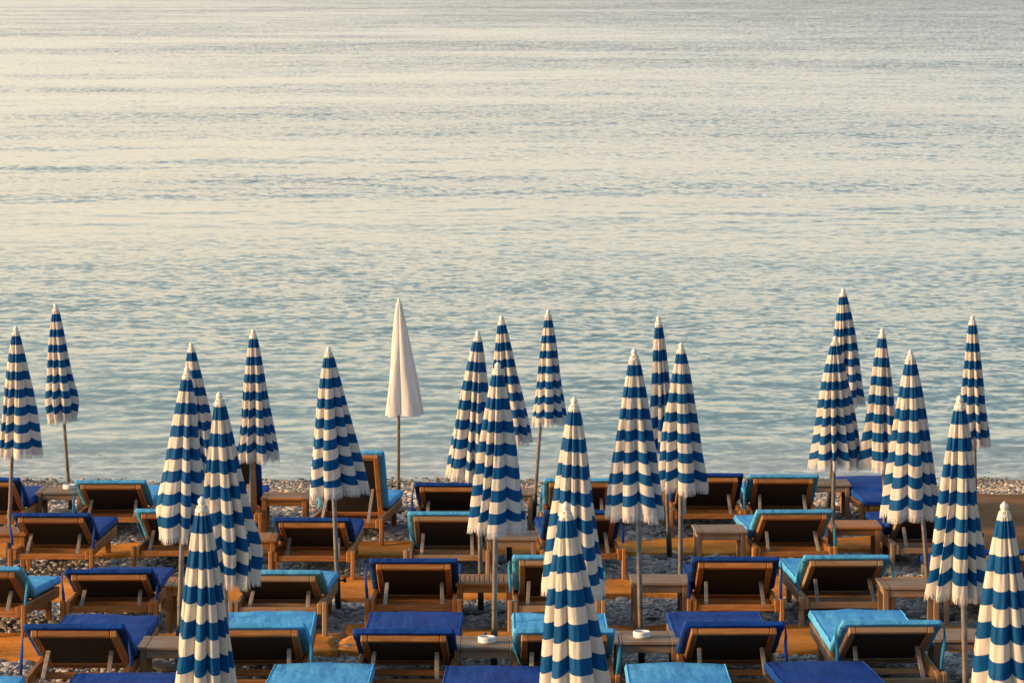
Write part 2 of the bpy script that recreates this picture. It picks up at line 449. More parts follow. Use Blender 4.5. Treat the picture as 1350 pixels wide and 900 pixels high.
# ------------------------------------------------------------------ water
def water_mat():
    m, nt, b = new_mat('sea_water')
    tc = N(nt, 'ShaderNodeTexCoord')
    sep = N(nt, 'ShaderNodeSeparateXYZ'); nt.links.new(tc.outputs['Object'], sep.inputs[0])
    n0 = N(nt, 'ShaderNodeTexNoise'); n0.inputs['Scale'].default_value = 0.35; n0.inputs['Detail'].default_value = 2
    nt.links.new(tc.outputs['Object'], n0.inputs['Vector'])
    ad = N(nt, 'ShaderNodeMath', operation='MULTIPLY_ADD'); ad.inputs[1].default_value = 3.0
    nt.links.new(n0.outputs['Fac'], ad.inputs[0]); nt.links.new(sep.outputs['Y'], ad.inputs[2])
    mr = N(nt, 'ShaderNodeMapRange'); mr.inputs['From Min'].default_value = 38.5; mr.inputs['From Max'].default_value = 90.0
    nt.links.new(ad.outputs[0], mr.inputs['Value'])
    r = ramp(nt, [(0.0, (0.30, 0.27, 0.21)), (0.045, (0.19, 0.20, 0.165)), (0.085, (0.05, 0.115, 0.10)), (0.14, (0.022, 0.095, 0.088)), (0.5, (0.02, 0.078, 0.08)), (1.0, (0.016, 0.055, 0.065))])
    nt.links.new(mr.outputs[0], r.inputs['Fac']); nt.links.new(r.outputs[0], b.inputs['Base Color'])
    b.inputs['Roughness'].default_value = 0.06; b.inputs['IOR'].default_value = 1.333
    # breeze streaks: where the surface is ruffled and where it lies calm
    def noise_at(scale, detail, rough, mscale, loc=(0, 0, 0), dist=0.0):
        mp = N(nt, 'ShaderNodeMapping'); mp.inputs['Scale'].default_value = mscale; mp.inputs['Location'].default_value = loc
        nt.links.new(tc.outputs['Object'], mp.inputs['Vector'])
        n = N(nt, 'ShaderNodeTexNoise'); n.inputs['Scale'].default_value = scale; n.inputs['Detail'].default_value = detail
        n.inputs['Roughness'].default_value = rough; n.inputs['Distortion'].default_value = dist
        nt.links.new(mp.outputs[0], n.inputs['Vector'])
        return n
    st = noise_at(1.0, 4, 0.6, (0.022, 0.050, 1), (3.3, 1.7, 0), 0.4)
    sr = ramp(nt, [(0.36, (0.26,) * 3), (0.50, (0.56,) * 3), (0.66, (1.0,) * 3)])
    # more breeze towards the right and farther out
    stx = N(nt, 'ShaderNodeMath', operation='MULTIPLY_ADD'); stx.inputs[1].default_value = 0.0028
    nt.links.new(sep.outputs['X'], stx.inputs[0]); nt.links.new(st.outputs['Fac'], stx.inputs[2])
    nt.links.new(stx.outputs[0], sr.inputs['Fac'])
    off = N(nt, 'ShaderNodeMapRange'); off.inputs['From Min'].default_value = 75; off.inputs['From Max'].default_value = 340
    off.inputs['To Min'].default_value = 1.0; off.inputs['To Max'].default_value = 6.5
    nt.links.new(sep.outputs['Y'], off.inputs['Value'])
    srm = N(nt, 'ShaderNodeMath', operation='MULTIPLY')
    nt.links.new(sr.outputs[0], srm.inputs[0]); nt.links.new(off.outputs[0], srm.inputs[1])
    # slopes of the ripples, two sizes
    tot = None
    for (n, amp) in ((noise_at(4.6, 3, 0.6, (1.0, 1.1, 1), (0, 0, 0), 0.3), RIPPLE_FINE), (noise_at(0.55, 2, 0.5, (0.7, 1.2, 1), (9, 4, 0)), RIPPLE_MID)):
        sb = N(nt, 'ShaderNodeVectorMath', operation='SUBTRACT'); sb.inputs[1].default_value = (0.5, 0.5, 0.5)
        nt.links.new(n.outputs['Color'], sb.inputs[0])
        ml = N(nt, 'ShaderNodeVectorMath', operation='MULTIPLY'); ml.inputs[1].default_value = (amp, amp, 0)
        nt.links.new(sb.outputs[0], ml.inputs[0])
        if tot is None: tot = ml
        else:
            ad2 = N(nt, 'ShaderNodeVectorMath', operation='ADD')
            nt.links.new(tot.outputs[0], ad2.inputs[0]); nt.links.new(ml.outputs[0], ad2.inputs[1]); tot = ad2
    bi = N(nt, 'ShaderNodeVectorMath', operation='ADD'); bi.inputs[1].default_value = (0, -0.012, 0)
    nt.links.new(tot.outputs[0], bi.inputs[0]); tot = bi
    sm = N(nt, 'ShaderNodeVectorMath', operation='SCALE')
    nt.links.new(tot.outputs[0], sm.inputs[0]); nt.links.new(srm.outputs[0], sm.inputs['Scale'])
    ge = N(nt, 'ShaderNodeNewGeometry')
    an = N(nt, 'ShaderNodeVectorMath', operation='ADD')
    nt.links.new(ge.outputs['Normal'], an.inputs[0]); nt.links.new(sm.outputs[0], an.inputs[1])
    nn_ = N(nt, 'ShaderNodeVectorMath', operation='NORMALIZE'); nt.links.new(an.outputs[0], nn_.inputs[0])
    nt.links.new(nn_.outputs[0], b.inputs['Normal'])
    return m

RIPPLE_FINE, RIPPLE_MID = 0.36, 0.08
def wave_field(X, Y, dy, dx):
    rng = np.random.default_rng(7)
    Zw = np.zeros_like(X)
    # patches of breeze: amplitude changes slowly over the sea
    patch = 0.75 + 0.30 * np.sin(X * 0.045 + 1.3 + 0.8 * np.sin(Y * 0.03)) * np.sin(Y * 0.075 + 0.5) + 0.22 * np.sin(X * 0.11 + Y * 0.17)
    for k in range(170):
        lam = 0.45 * (16.0 / 0.45) ** (rng.random() ** 1.7)
        ang = rng.normal(0, 0.95 if lam < 2.5 else 0.5) + 0.1
        kx, ky = math.sin(ang) * 2 * PI / lam, math.cos(ang) * 2 * PI / lam
        steep = 0.0036 if lam < 2.2 else 0.0016
        a = steep * lam / (2 * PI) * rng.uniform(0.6, 1.4)
        ph = rng.random() * 2 * PI
        lamy = 2 * PI / max(abs(ky), 1e-6)
        lod = np.clip((lamy / dy - 2.2) / 3.0, 0, 1) * np.clip((2 * PI / max(abs(kx), 1e-6) / dx - 2.2) / 3.0, 0, 1)
        warp = 0.35 * lam * np.sin(X * 0.6 / lam + ph) 
        Zw += a * lod * np.sin(kx * X + ky * (Y + warp) + ph)
    # low swells rolling in to the shore
    for k in range(7):
        lam = rng.uniform(3.2, 7.5); ang = rng.normal(0, 0.13); ph = rng.random() * 2 * PI
        env = 0.5 + 0.5 * np.sin(X * rng.uniform(0.10, 0.3) + ph) * np.sin(Y * rng.uniform(0.15, 0.4) + 2 * ph)
        kx, ky = math.sin(ang) * 2 * PI / lam, math.cos(ang) * 2 * PI / lam
        lod = np.clip((lam / dy - 2.2) / 3.0, 0, 1)
        Zw += 0.0075 * lam / (2 * PI) * env * lod * np.sin(kx * X + ky * Y + ph + 0.7 * np.sin(X * 0.33 + ph))
    return Zw * patch

py_rows = np.concatenate([np.arange(652, 60, -0.85), np.arange(60, -28, -1.1)])
vv = (450.0 - py_rows) / F
sl_ = -(-math.sin(TH) + vv * math.cos(TH)) / (math.cos(TH) + vv * math.sin(TH))
rows = CZ / sl_                                     # rows get wider with distance
rows = np.concatenate([rows, rows[-1] * np.array([1.25, 1.8, 3, 6, 12])])
us = np.linspace(-1, 1, 760)
X = us[None, :] * (rows[:, None] * 0.175 + 3.0)
Y = np.repeat(rows[:, None], len(us), 1)
dyr = np.gradient(rows)[:, None]; dxr = (rows[:, None] * 0.175 + 3.0) * 2 / 760
Zw = wave_field(X, Y, dyr, dxr)
calm = np.clip((Y - 36.8) / 4.0, 0.45, 1)
Zw = Zw * calm
# wide outer skirts so the sheet reaches the horizon everywhere
XL = np.stack([-rows * 3 - 400, -rows * 0.6 - 60], 1); XR = -XL[:, ::-1]
X = np.concatenate([XL, X, XR], 1)
Y = np.concatenate([Y[:, :2], Y, Y[:, :2]], 1)
Zw = np.concatenate([np.zeros_like(XL), Zw, np.zeros_like(XR)], 1)
sea_m = None
sea = grid_mesh('sea', np.stack([X, Y, Zw], 2), water_mat())
tag(sea, kind='structure')

# ------------------------------------------------------------------ loungers
L_SLOPE = math.atan(GS)
HY, HZ = 0.74, 0.245          # backrest hinge

def back_pt(ang, s, n=0.0, x=0.0):
    """s metres up the backrest from the hinge, n metres off its face"""
    return Vector((x, HY - math.cos(ang) * s - math.sin(ang) * n * -1 * -1, HZ + math.sin(ang) * s + math.cos(ang) * n))

def back_frame_pt(ang, s, n, x):
    # direction up the backrest d, face normal nn (towards the sea / up)
    d = Vector((0, -math.cos(ang), math.sin(ang)))
    nn = Vector((0, math.sin(ang), math.cos(ang)))
    return Vector((x, HY, HZ)) + d * s + nn * n

def cushion_mesh(ang, seed, w=0.355, th=0.062):
    rng = random.Random(seed)
    d = Vector((0, -math.cos(ang), math.sin(ang)))
    nn = Vector((0, math.sin(ang), math.cos(ang)))
    top = 0.772
    st = []
    nb = 16
    for i in range(nb):
        s = top - (top - 0.07) * i / (nb - 1)
        st.append((Vector((0, HY, HZ)) + d * s + nn * 0.027, nn))
    p0 = st[-1][0]
    seat_z = 0.305
    for i in range(1, 5):                      # bend
        a = ang * (1 - i / 5)
        q = Vector((0, HY, seat_z)) + Vector((0, 0.02 + 0.02 * i, 0))
        st.append((p0.lerp(q, i / 5.0) , Vector((0, math.sin(a), math.cos(a)))))
    ns = 22
    for i in range(ns):
        y = HY + 0.11 + (1.93 - HY - 0.11) * i / (ns - 1)
        st.append((Vector((0, y, seat_z)), Vector((0, 0, 1))))
    # ring profile (x, h), rounded rectangle with many top points
    r = 0.022
    prof = []
    nt_ = 15
    for i in range(nt_):
        prof.append((-w + r + (2 * w - 2 * r) * i / (nt_ - 1), th))
    for a in (0.25, 0.5, 0.75, 1.0):
        t = a * PI / 2
        prof.append((w - r + r * math.sin(t), th - r + r * math.cos(t)))
    prof.append((w + 0.004, th * 0.45))
    prof.append((w, 0.004)); prof.append((w - 0.03, 0.0)); prof.append((0, 0.0)); prof.append((-w + 0.03, 0.0)); prof.append((-w, 0.004))
    prof.append((-w - 0.004, th * 0.45))
    for a in (1.0, 0.75, 0.5, 0.25):
        t = a * PI / 2
        prof.append((-w + r - r * math.sin(t), th - r + r * math.cos(t)))
    creases = [(rng.uniform(-1, 1), rng.uniform(0, 2 * PI), rng.uniform(5, 16), rng.uniform(4, 12)) for _ in range(7)]
    P = np.zeros((len(st) + 4, len(prof), 3))
    n = len(st)
    for j in range(n + 4):
        k = min(max(j - 2, 0), n - 1)
        base, nrm = st[k]
        if j < 2:
            tang = d; off = (0.014, 0.0)[j] if j == 1 else 0.018
            off = 0.018 if j == 0 else 0.012
            ins = 0.018 if j == 0 else 0.005
            base = base + d * off
        elif j >= n + 2:
            q = j - (n + 2)
            ins = 0.005 if q == 0 else 0.018
            base = base + Vector((0, 1, 0)) * (0.012 if q == 0 else 0.018)
        else:
            ins = 0
        for i, (x, h) in enumerate(prof):
            xx = x - math.copysign(min(ins, abs(x)), x) if x else 0
            hh = th / 2 + (h - th / 2) * (1 - min(ins, 0.012) / (th / 2))
            hh *= 0.66 + 0.34 * min(1.0, max(0, j - 2) / 6.0)
            if h > th * 0.5:
                s = k / 6.0
                dz = 0
                for (ax, ph, fx, fs) in creases:
                    dz += 0.0012 * math.sin(fx * (x + ax * s * 0.3) + fs * s * 0.5 + ph)
                dz += 0.006 * mnoise.noise(Vector((x * 5 + seed, s * 3.1, seed * 1.7)))
                dz += 0.010 * max(0, abs(mnoise.noise(Vector((x * 3 + s * 1.6 + seed, s * 1.2 - x * 2, seed * 2.7)))) * -2 + 0.5) * min(1, max(0, (k - 12) / 4))
                # slightly pillowed
                dz += 0.006 * (1 - (x / w) ** 2) - 0.003
                dz *= min(1.0, k / 4.0 + 0.25)
                hh += dz
            if abs(x) > w * 0.97:
                xx += 0.006 * mnoise.noise(Vector((seed * 2.2, k * 0.45, 3.0 if x > 0 else 9.0)))
            p = base + nrm * hh
            P[j, i] = (xx, p.y, p.z)
    return P

def add_caps(o, nv, nu):
    import bmesh
    bm = bmesh.new(); bm.from_mesh(o.data); bm.verts.ensure_lookup_table()
    bm.faces.new([bm.verts[i] for i in range(nu)])
    bm.faces.new([bm.verts[(nv - 1) * nu + i] for i in range(nu)][::-1])
    bmesh.ops.recalc_face_normals(bm, faces=bm.faces)
    bm.to_mesh(o.data); bm.free()

def ribbon(pts, w, name, m, parent, axis=Vector((0, 1, 0))):
    P = np.zeros((len(pts), 4, 3))
    for i, p in enumerate(pts):
        p = Vector(p)
        t = Vector(pts[min(i + 1, len(pts) - 1)]) - Vector(pts[max(i - 1, 0)])
        t.normalize()
        tw = axis.copy(); tw.rotate(Matrix.Rotation(0.25 * i, 3, 'Z'))
        a = (tw - t * tw.dot(t)).normalized(); b = t.cross(a)
        for k, (u, v) in enumerate(((-1, -1), (1, -1), (1, 1), (-1, 1))):
            q = p + a * (u * w / 2) + b * (v * 0.0025)
            P[i, k] = q
    o = grid_mesh(name, P, m, True, parent, True)
    return o

def make_lounger(colour, ang_deg, seed, straps, worn=False):
    wy, wx, wz = (M['worn_y'], M['worn_x'], M['worn_z']) if worn else (M['teak_y'], M['teak_x'], M['teak_z'])
    ang = R(ang_deg)
    root = empty('sun_lounger', (0, 0, 0))
    for s in (-1, 1):
        MB().box(s * 0.312, s * 0.352, 0.0, 1.90, 0.195, 0.285, 0.006).build('side_rail', wy, root)
        # near posts stand outside the rail ends, far legs inside
        MB().box(s * 0.3535, s * 0.392, -0.005, 0.068, -0.03, 0.295, 0.007).build('leg', wz, root)
        MB().box(s * 0.262, s * 0.3105, 1.70, 1.76, -0.05, 0.262, 0.006).build('leg', wz, root)
    MB().box(-0.309, 0.309, 0.010, 0.055, 0.200, 0.252, 0.005).build('cross_bar', wx, root)
    MB().box(-0.309, 0.309, 0.395, 0.435, 0.198, 0.242, 0.005).build('cross_bar', wx, root)
    MB().box(-0.309, 0.309, 0.775, 0.820, 0.200, 0.262, 0.005).build('cross_bar', wx, root)
    MB().box(-0.309, 0.309, 1.845, 1.895, 0.200, 0.285, 0.005).build('cross_bar', wx, root)
    MB().box(-0.259, 0.259, 1.715, 1.745, 0.10, 0.15, 0.005).build('stretcher', wx, root)
    # seat sling
    P = np.zeros((12, 2, 3))
    for i in range(12):
        y = 0.822 + (1.842 - 0.822) * i / 11
        z = 0.278 - 0.03 * math.sin(PI * i / 11)
        P[i, 0] = (-0.306, y, z); P[i, 1] = (0.306, y, z)
    sl2 = grid_mesh('seat_sling', P, M['sling'], True, root)
    # backrest: two stiles, top and bottom rail, sling panel, slats
    d = Vector((0, -math.cos(ang), math.sin(ang))); nn = Vector((0, math.sin(ang), math.cos(ang)))
    top = 0.765
    for s in (-1, 1):
        MB().bar(back_frame_pt(ang, -0.02, 0, s * 0.277), back_frame_pt(ang, top, 0, s * 0.277), 0.048, 0.050, Vector((1, 0, 0)), 0.006).build('backrest_stile', wy, root)
    tr = MB().bar(back_frame_pt(ang, top - 0.024, 0.001, -0.2525), back_frame_pt(ang, top - 0.024, 0.001, 0.2525), 0.046, 0.046, d, 0.006)
    tr.build('backrest_rail', wx, root)
    br = MB().bar(back_frame_pt(ang, 0.02, 0.001, -0.2525), back_frame_pt(ang, 0.02, 0.001, 0.2525), 0.05, 0.04, d, 0.006)
    br.build('backrest_rail', wx, root)
    P = np.zeros((14, 9, 3))
    for i in range(14):
        for j in range(9):
            s = 0.046 + (top - 0.050 - 0.046) * i / 13
            x = -0.2522 + 0.5044 * j / 8
            sag = -0.012 + -0.018 * math.sin(PI * i / 13) * math.sin(PI * j / 8)
            P[i, j] = back_frame_pt(ang, s, sag, x)
    grid_mesh('back_panel', P, M['sling'], True, root)
    # support struts
    if ang_deg > 4:
        for s in (-1, 1):
            a = back_frame_pt(ang, 0.43 if ang_deg < 40 else 0.36, -0.03, s * 0.222)
            b_ = Vector((s * 0.232, 0.075, 0.232))
            MB().bar(a, b_, 0.030, 0.016, Vector((1, 0, 0)), 0.003).build('support_strut', M['strut'], root)
    # cushion
    P = cushion_mesh(ang, seed)
    cu = grid_mesh('cushion', P, M[colour], True, root, True)
    add_caps(cu, P.shape[0], P.shape[1])
    # sewn piping along both long edges of the cover
    for c in (0, 14):
        Q = np.zeros((P.shape[0] - 2, 4, 3))
        for j in range(1, P.shape[0] - 1):
            p = P[j, c].copy(); p[0] += 0.012 * (-1 if c == 0 else 1)
            for k2, (ux, uz) in enumerate(((-1, 0), (0, 1), (1, 0), (0, -1))):
                Q[j - 1, k2] = (p[0] + ux * 0.0045, p[1], p[2] + uz * 0.0045 - 0.001)
        grid_mesh('piping', Q, M[colour + '_pipe'], True, cu, True)
    rng = random.Random(seed + 50)
    for s in (-1, 1):
        if (s == -1 and 'l' in straps) or (s == 1 and 'r' in straps):
            p = back_frame_pt(ang, top - 0.05, 0.04, s * 0.368)
            L = rng.uniform(0.24, 0.36)
            pts = []
            for i in range(9):
                t = i / 8
                pts.append((p.x + s * 0.010 * math.sin(3 * t + seed) + s * 0.012 * min(1, t * 4), p.y + 0.03 * t * rng.uniform(0.6, 1), p.z - L * t))
            ribbon(pts, 0.024, 'tie_strap', M[colour + '_strap'], cu)
        elif (s == -1 and 'L' in straps) or (s == 1 and 'R' in straps):      # a slack loop under the back
            a = back_frame_pt(ang, top - 0.06, 0.02, s * 0.362); b_ = back_frame_pt(ang, 0.25, -0.10, s * 0.20)
            pts = []
            for i in range(11):
                t = i / 10
                q = a.lerp(b_, t); q.z -= 0.07 * math.sin(PI * t)
                q.x = s * (0.368 - 0.12 * t); q.y -= 0.03
                pts.append(tuple(q))
            ribbon(pts, 0.014, 'tie_strap', M[colour + '_strap'], cu)
    return root

WORN = {(589, 762), (1117, 828), (1176, 930), (734, 834), (1308, 822), (1230, 752), (366, 836)}
PROTO = {}
def lounger(px, py, yaw, colour, ang, var, label):
    worn = (px, py) in WORN
    key = (colour, ang, var, worn)
    straps = ['r', 'l', 'lr', '', 'L', 'rL'][var]
    if key not in PROTO:
        o = PROTO[key] = make_lounger(colour, ang, 11 + var * 7 + int(ang) + (3 if colour == 'navy' else 0), straps, worn)
    else:
        o = copy_tree(PROTO[key])
    p = on_beach(px, py + (11 if 900 < py < 1000 else 6 if py < 1000 else 0))
    o.location = p
    o.rotation_euler = (math.atan((ground_z(p.y + 1.73) - ground_z(p.y)) / 1.73), 0, R(yaw + 1.3 * math.sin(px * 0.37 + py)))
    tag(o, label, 'sun lounger', 'wooden sun loungers set out in rows on the shingle')
    return o

NV, TQ = 'navy', 'turq'
LOUNGERS = [
 # row next to the sea
 (-22, 711, 0, NV, 27, 0, 'dark blue cushioned lounger cut by the left edge in the row nearest the sea'),
 (146, 709, 0, TQ, 24, 1, 'turquoise cushioned lounger right of the ashtray table in the row nearest the sea'),
 (294, 709, 0, NV, 56, 3, 'dark blue lounger with its back raised upright, half hidden behind striped umbrellas'),
 (453, 716, -4, TQ, 56, 3, 'turquoise lounger with its backrest raised upright, left of the white umbrella'),
 (593, 709, 0, NV, 22, 1, 'dark blue lounger at the sea, first one right of the white umbrella'),
 (764, 708, 1, TQ, 25, 1, 'turquoise lounger at the sea, mostly hidden behind the long central umbrella'),
 (934, 704, 0, NV, 27, 3, 'dark blue lounger at the sea with its back under two umbrella hems, right of centre'),
 (1033, 704, 0, TQ, 26, 1, 'turquoise lounger at the sea, directly right of a dark blue one'),
 (1184, 694, 2.5, NV, 0, 3, 'dark blue lounger with its backrest laid flat, beside the pale table at the sea'),
 # second row
 (67, 760, 0, NV, 24, 2, 'dark blue lounger in the second row from the sea, left of a turquoise one'),
 (229, 756, 0, TQ, 25, 4, 'turquoise lounger with only a post and corner showing beside a bunched striped umbrella'),
 (411, 763, 0, NV, 22, 3, 'dark blue lounger crossed by an umbrella pole, in front of the upright turquoise lounger'),
 (589, 762, 0, TQ, 26, 4, 'turquoise lounger in the second row with a thin strap looping at its left side'),
 (769, 760, 1, NV, 26, 0, 'dark blue lounger in the second row, left half hidden by the long central umbrella'),
 (1048, 757, 1.0, TQ, 25, 0, 'turquoise lounger between two side tables in the second row, right of centre'),
 (1230, 752, 1.0, NV, 26, 3, 'dark blue lounger behind the leaning pole of a striped umbrella, second row right'),
 # third row
 (-32, 841, -1, TQ, 22, 0, 'turquoise lounger cut by the left edge with its seat sloping up to view'),
 (144, 834, 0, NV, 18, 2, 'dark blue lounger in the third row at left with ties hanging at both sides'),
 (366, 836, 0, TQ, 18, 3, 'turquoise lounger in the third row, left of the umbrella pole with a black knob'),
 (545, 832, 0, NV, 24, 1, 'dark blue lounger with a strap at its left, left of the slatted table'),
 (734, 834, 0, TQ, 27, 2, 'turquoise lounger right of the slatted table, hidden behind the central umbrella'),
 (970, 832, 0, NV, 25, 2, 'dark blue lounger in the third row, touching the turquoise one at its right'),
 (1117, 828, 2.0, TQ, 25, 2, 'turquoise lounger in the third row with hanging side straps, touching a dark blue one'),
 (1308, 822, 1.0, NV, 26, 3, 'dark blue lounger showing a post and corner behind the right hand umbrella pole'),
 (1464, 822, 1.0, NV, 26, 1, 'dark blue lounger of which a sliver shows at the right edge'),
 # fourth row
 (97, 936, 0, NV, 27, 2, 'dark blue lounger with creased seat and ties, left of the weathered table at lower left'),
 (337, 932, 0, TQ, 26, 0, 'turquoise lounger right of the nearest left hand umbrella'),
 (532, 932, 0, NV, 23, 3, 'dark blue lounger left of the table with the ashtray at bottom centre'),
 (744, 934, 0, TQ, 24, 5, 'turquoise lounger behind the nearest central umbrella, between two tables with ashtrays'),
 (968, 932, 0, NV, 27, 0, 'dark blue lounger right of the ashtray table, second lowest row'),
 (1176, 930, 0.5, TQ, 27, 2, 'turquoise lounger with pale crumpled corner and hanging straps at lower right'),
 (1352, 942, -9, NV, 25, 3, 'dark blue lounger of which a corner shows between two umbrellas at lower right'),
 # lowest row, running off the bottom edge
 (-95, 1035, 0, TQ, 12, 3, 'turquoise lounger end at the bottom left corner'),
 (128, 1029, 0, NV, 12, 3, 'dark blue lounger end at the bottom edge, left of the nearest left umbrella'),
 (403, 1013, 0, TQ, 12, 3, 'turquoise lounger end at the bottom edge, between the left umbrella and the centre'),
 (645, 1017, 0, NV, 12, 3, 'dark blue lounger end at the bottom edge below the ashtray table'),
 (906, 1013, 0, TQ, 12, 3, 'turquoise lounger end at the bottom edge, right of the nearest central umbrella'),
 (1132, 1009, 2, NV, 12, 3, 'dark blue lounger end at the bottom edge, below the crumpled turquoise one'),
]
LOBJ = [lounger(*a) for a in LOUNGERS]

# ------------------------------------------------------------------ side tables
def make_table(style, old):
    mx, my, mz = (M['old_x'], M['old_y'], M['old_z']) if old else (M['teak_x'], M['teak_y'], M['teak_z'])
    root = empty('side_table', (0, 0, 0))
    W, D, H = 0.24, 0.235, 0.40
    t = MB()
    if style == 'slat':
        n = 12
        for i in range(n):
            x0 = -W + 2 * W * i / n
            t.box(x0 + 0.003, x0 + 2 * W / n - 0.003, 0.035, 2 * D - 0.035, H - 0.022, H, 0.003)
        t.build('table_top', my, root)
        MB().box(-W, W, 0.0, 0.032, H - 0.024, H - 0.001, 0.003).build('top_edge', mx, root)
        MB().box(-W, W, 2 * D - 0.032, 2 * D, H - 0.024, H - 0.001, 0.003).build('top_edge', mx, root)
    else:
        n = 6
        for i in range(n):
            y0 = 2 * D * i / n
            t.box(-W + 0.064, W - 0.064, y0 + 0.003, y0 + 2 * D / n - 0.003, H - 0.022, H, 0.0025)
        t.build('table_top', mx, root)
        MB().box(-W, -W + 0.061, 0, 2 * D, H - 0.022, H + 0.001, 0.003).build('top_edge', my, root)
        MB().box(W - 0.061, W, 0, 2 * D, H - 0.022, H + 0.001, 0.003).build('top_edge', my, root)
    MB().box(-W + 0.062, W - 0.062, 0.026, 0.046, H - 0.085, H - 0.025, 0.003).build('apron', mx, root)
    MB().box(-W + 0.062, W - 0.062, 2 * D - 0.046, 2 * D - 0.026, H - 0.085, H - 0.025, 0.003).build('apron', mx, root)
    for s in (-1, 1):
        MB().box(s * (W - 0.024), s * (W - 0.044), 0.062, 2 * D - 0.062, H - 0.085, H - 0.025, 0.003).build('apron', my, root)
    for sx in (-1, 1):
        for y in (0.018, 2 * D - 0.060):
            MB().box(sx * (W - 0.015), sx * (W - 0.060), y, y + 0.042, -0.04, H - 0.0235, 0.005).build('leg', mz, root)
    return root

TPROTO = {}
TROOT = []
def table(pxl, pxr, pyf, yaw, style, old, label):
    key = (style, old)
    if key not in TPROTO: o = TPROTO[key] = make_table(style, old)
    else: o = copy_tree(TPROTO[key])
    p = on_beach((pxl + pxr) / 2, pyf, 0.39)
    p.z = ground_z(p.y)
    o.location = p
    o.rotation_euler = (-L_SLOPE * 0.6, 0, R(yaw))
    tag(o, label, 'side table', 'small wooden side tables between the loungers')
    TROOT.append(o)
    return o

TABLES = [
 (48, 107, 650, 0, 'plank', True, 'small weathered table by the sea at left, carrying a white ashtray'),
 (343, 406, 658, 0, 'plank', False, 'reddish brown table between the two upright loungers'),
 (641, 705, 652, 0, 'plank', True, 'weathered table by the sea with one corner showing right of the central umbrella'),
 (1061, 1124, 640, 0, 'plank', True, 'pale table by the sea beside the lounger laid flat'),
 (820, 882, 646, 0, 'plank', False, 'brown table nearly hidden behind two striped umbrella hems at the sea'),
 (-34, 33, 705, 0, 'plank', False, 'reddish table cut by the left edge behind which an umbrella pole stands'),
 (296, 363, 713, 0, 'plank', False, 'reddish table half hidden by a bunched umbrella hem, left of a dark blue lounger'),
 (640, 709, 711, 0, 'plank', True, 'weathered table in the second row below the central fringed umbrella hem'),
 (917, 987, 702, 2, 'plank', True, 'pale brown table left of the turquoise lounger in the second row'),
 (1097, 1162, 696, 0, 'plank', False, 'reddish brown table right of the turquoise lounger in the second row'),
 (218, 292, 774, 0, 'plank', False, 'brown table with one corner and leg showing left of the nearest left umbrella'),
 (600, 677, 770, 0, 'slat', False, 'table with narrow lengthwise slats, between a dark blue and a turquoise lounger'),
 (834, 908, 770, 0, 'plank', True, 'weathered table in the third row with an umbrella pole in front of it'),
 (1164, 1241, 776, 0, 'plank', True, 'grey weathered table at right between a turquoise lounger and a striped hem'),
 (181, 268, 855, 0, 'plank', True, 'grey weathered empty table left of the nearest left umbrella'),
 (595, 684, 855, 0, 'plank', True, 'weathered table with a round white ashtray, bottom centre left of the striped umbrella'),
 (809, 897, 848, 0, 'plank', True, 'weathered table with a round white ashtray, right of the nearest central umbrella'),
 (1231, 1318, 845, 0, 'plank', True, 'grey bleached table behind the pole at lower right'),
]
for a in TABLES: table(*a)

# ------------------------------------------------------------------ ashtrays
AP = None
def ashtray(tab, dx, dy, label):
    global AP
    if AP is None:
        AP = empty('ashtray', (0, 0, 0))
        MB().lathe([(0.055, 0), (0.062, 0.004), (0.064, 0.02), (0.062, 0.022), (0.064, 0.024), (0.063, 0.043), (0.058, 0.047), (0.052, 0.045), (0.049, 0.020), (0.001, 0.017)], 32).build('bowl', M['ceramic'], AP)
        MB().lathe([(0.047, 0.018), (0.030, 0.022), (0.001, 0.023)], 20).build('ash', M['ash'], AP)
        o = AP
    else:
        o = copy_tree(AP)
    o.location = tab.location + Vector((dx, dy, 0.40 - dy * 0.032 + 0.001))
    o.rotation_euler = (-L_SLOPE * 0.6, 0, 0)
    tag(o, label, 'ashtray', 'white ashtrays on the side tables')
ashtray(TROOT[0], 0.07, 0.27, 'white ashtray on the small weathered table by the sea at far left')
ashtray(TROOT[15], 0.01, 0.20, 'white ashtray on the table left of the nearest central umbrella')
ashtray(TROOT[16], -0.03, 0.20, 'white ashtray on the table right of the nearest central umbrella')

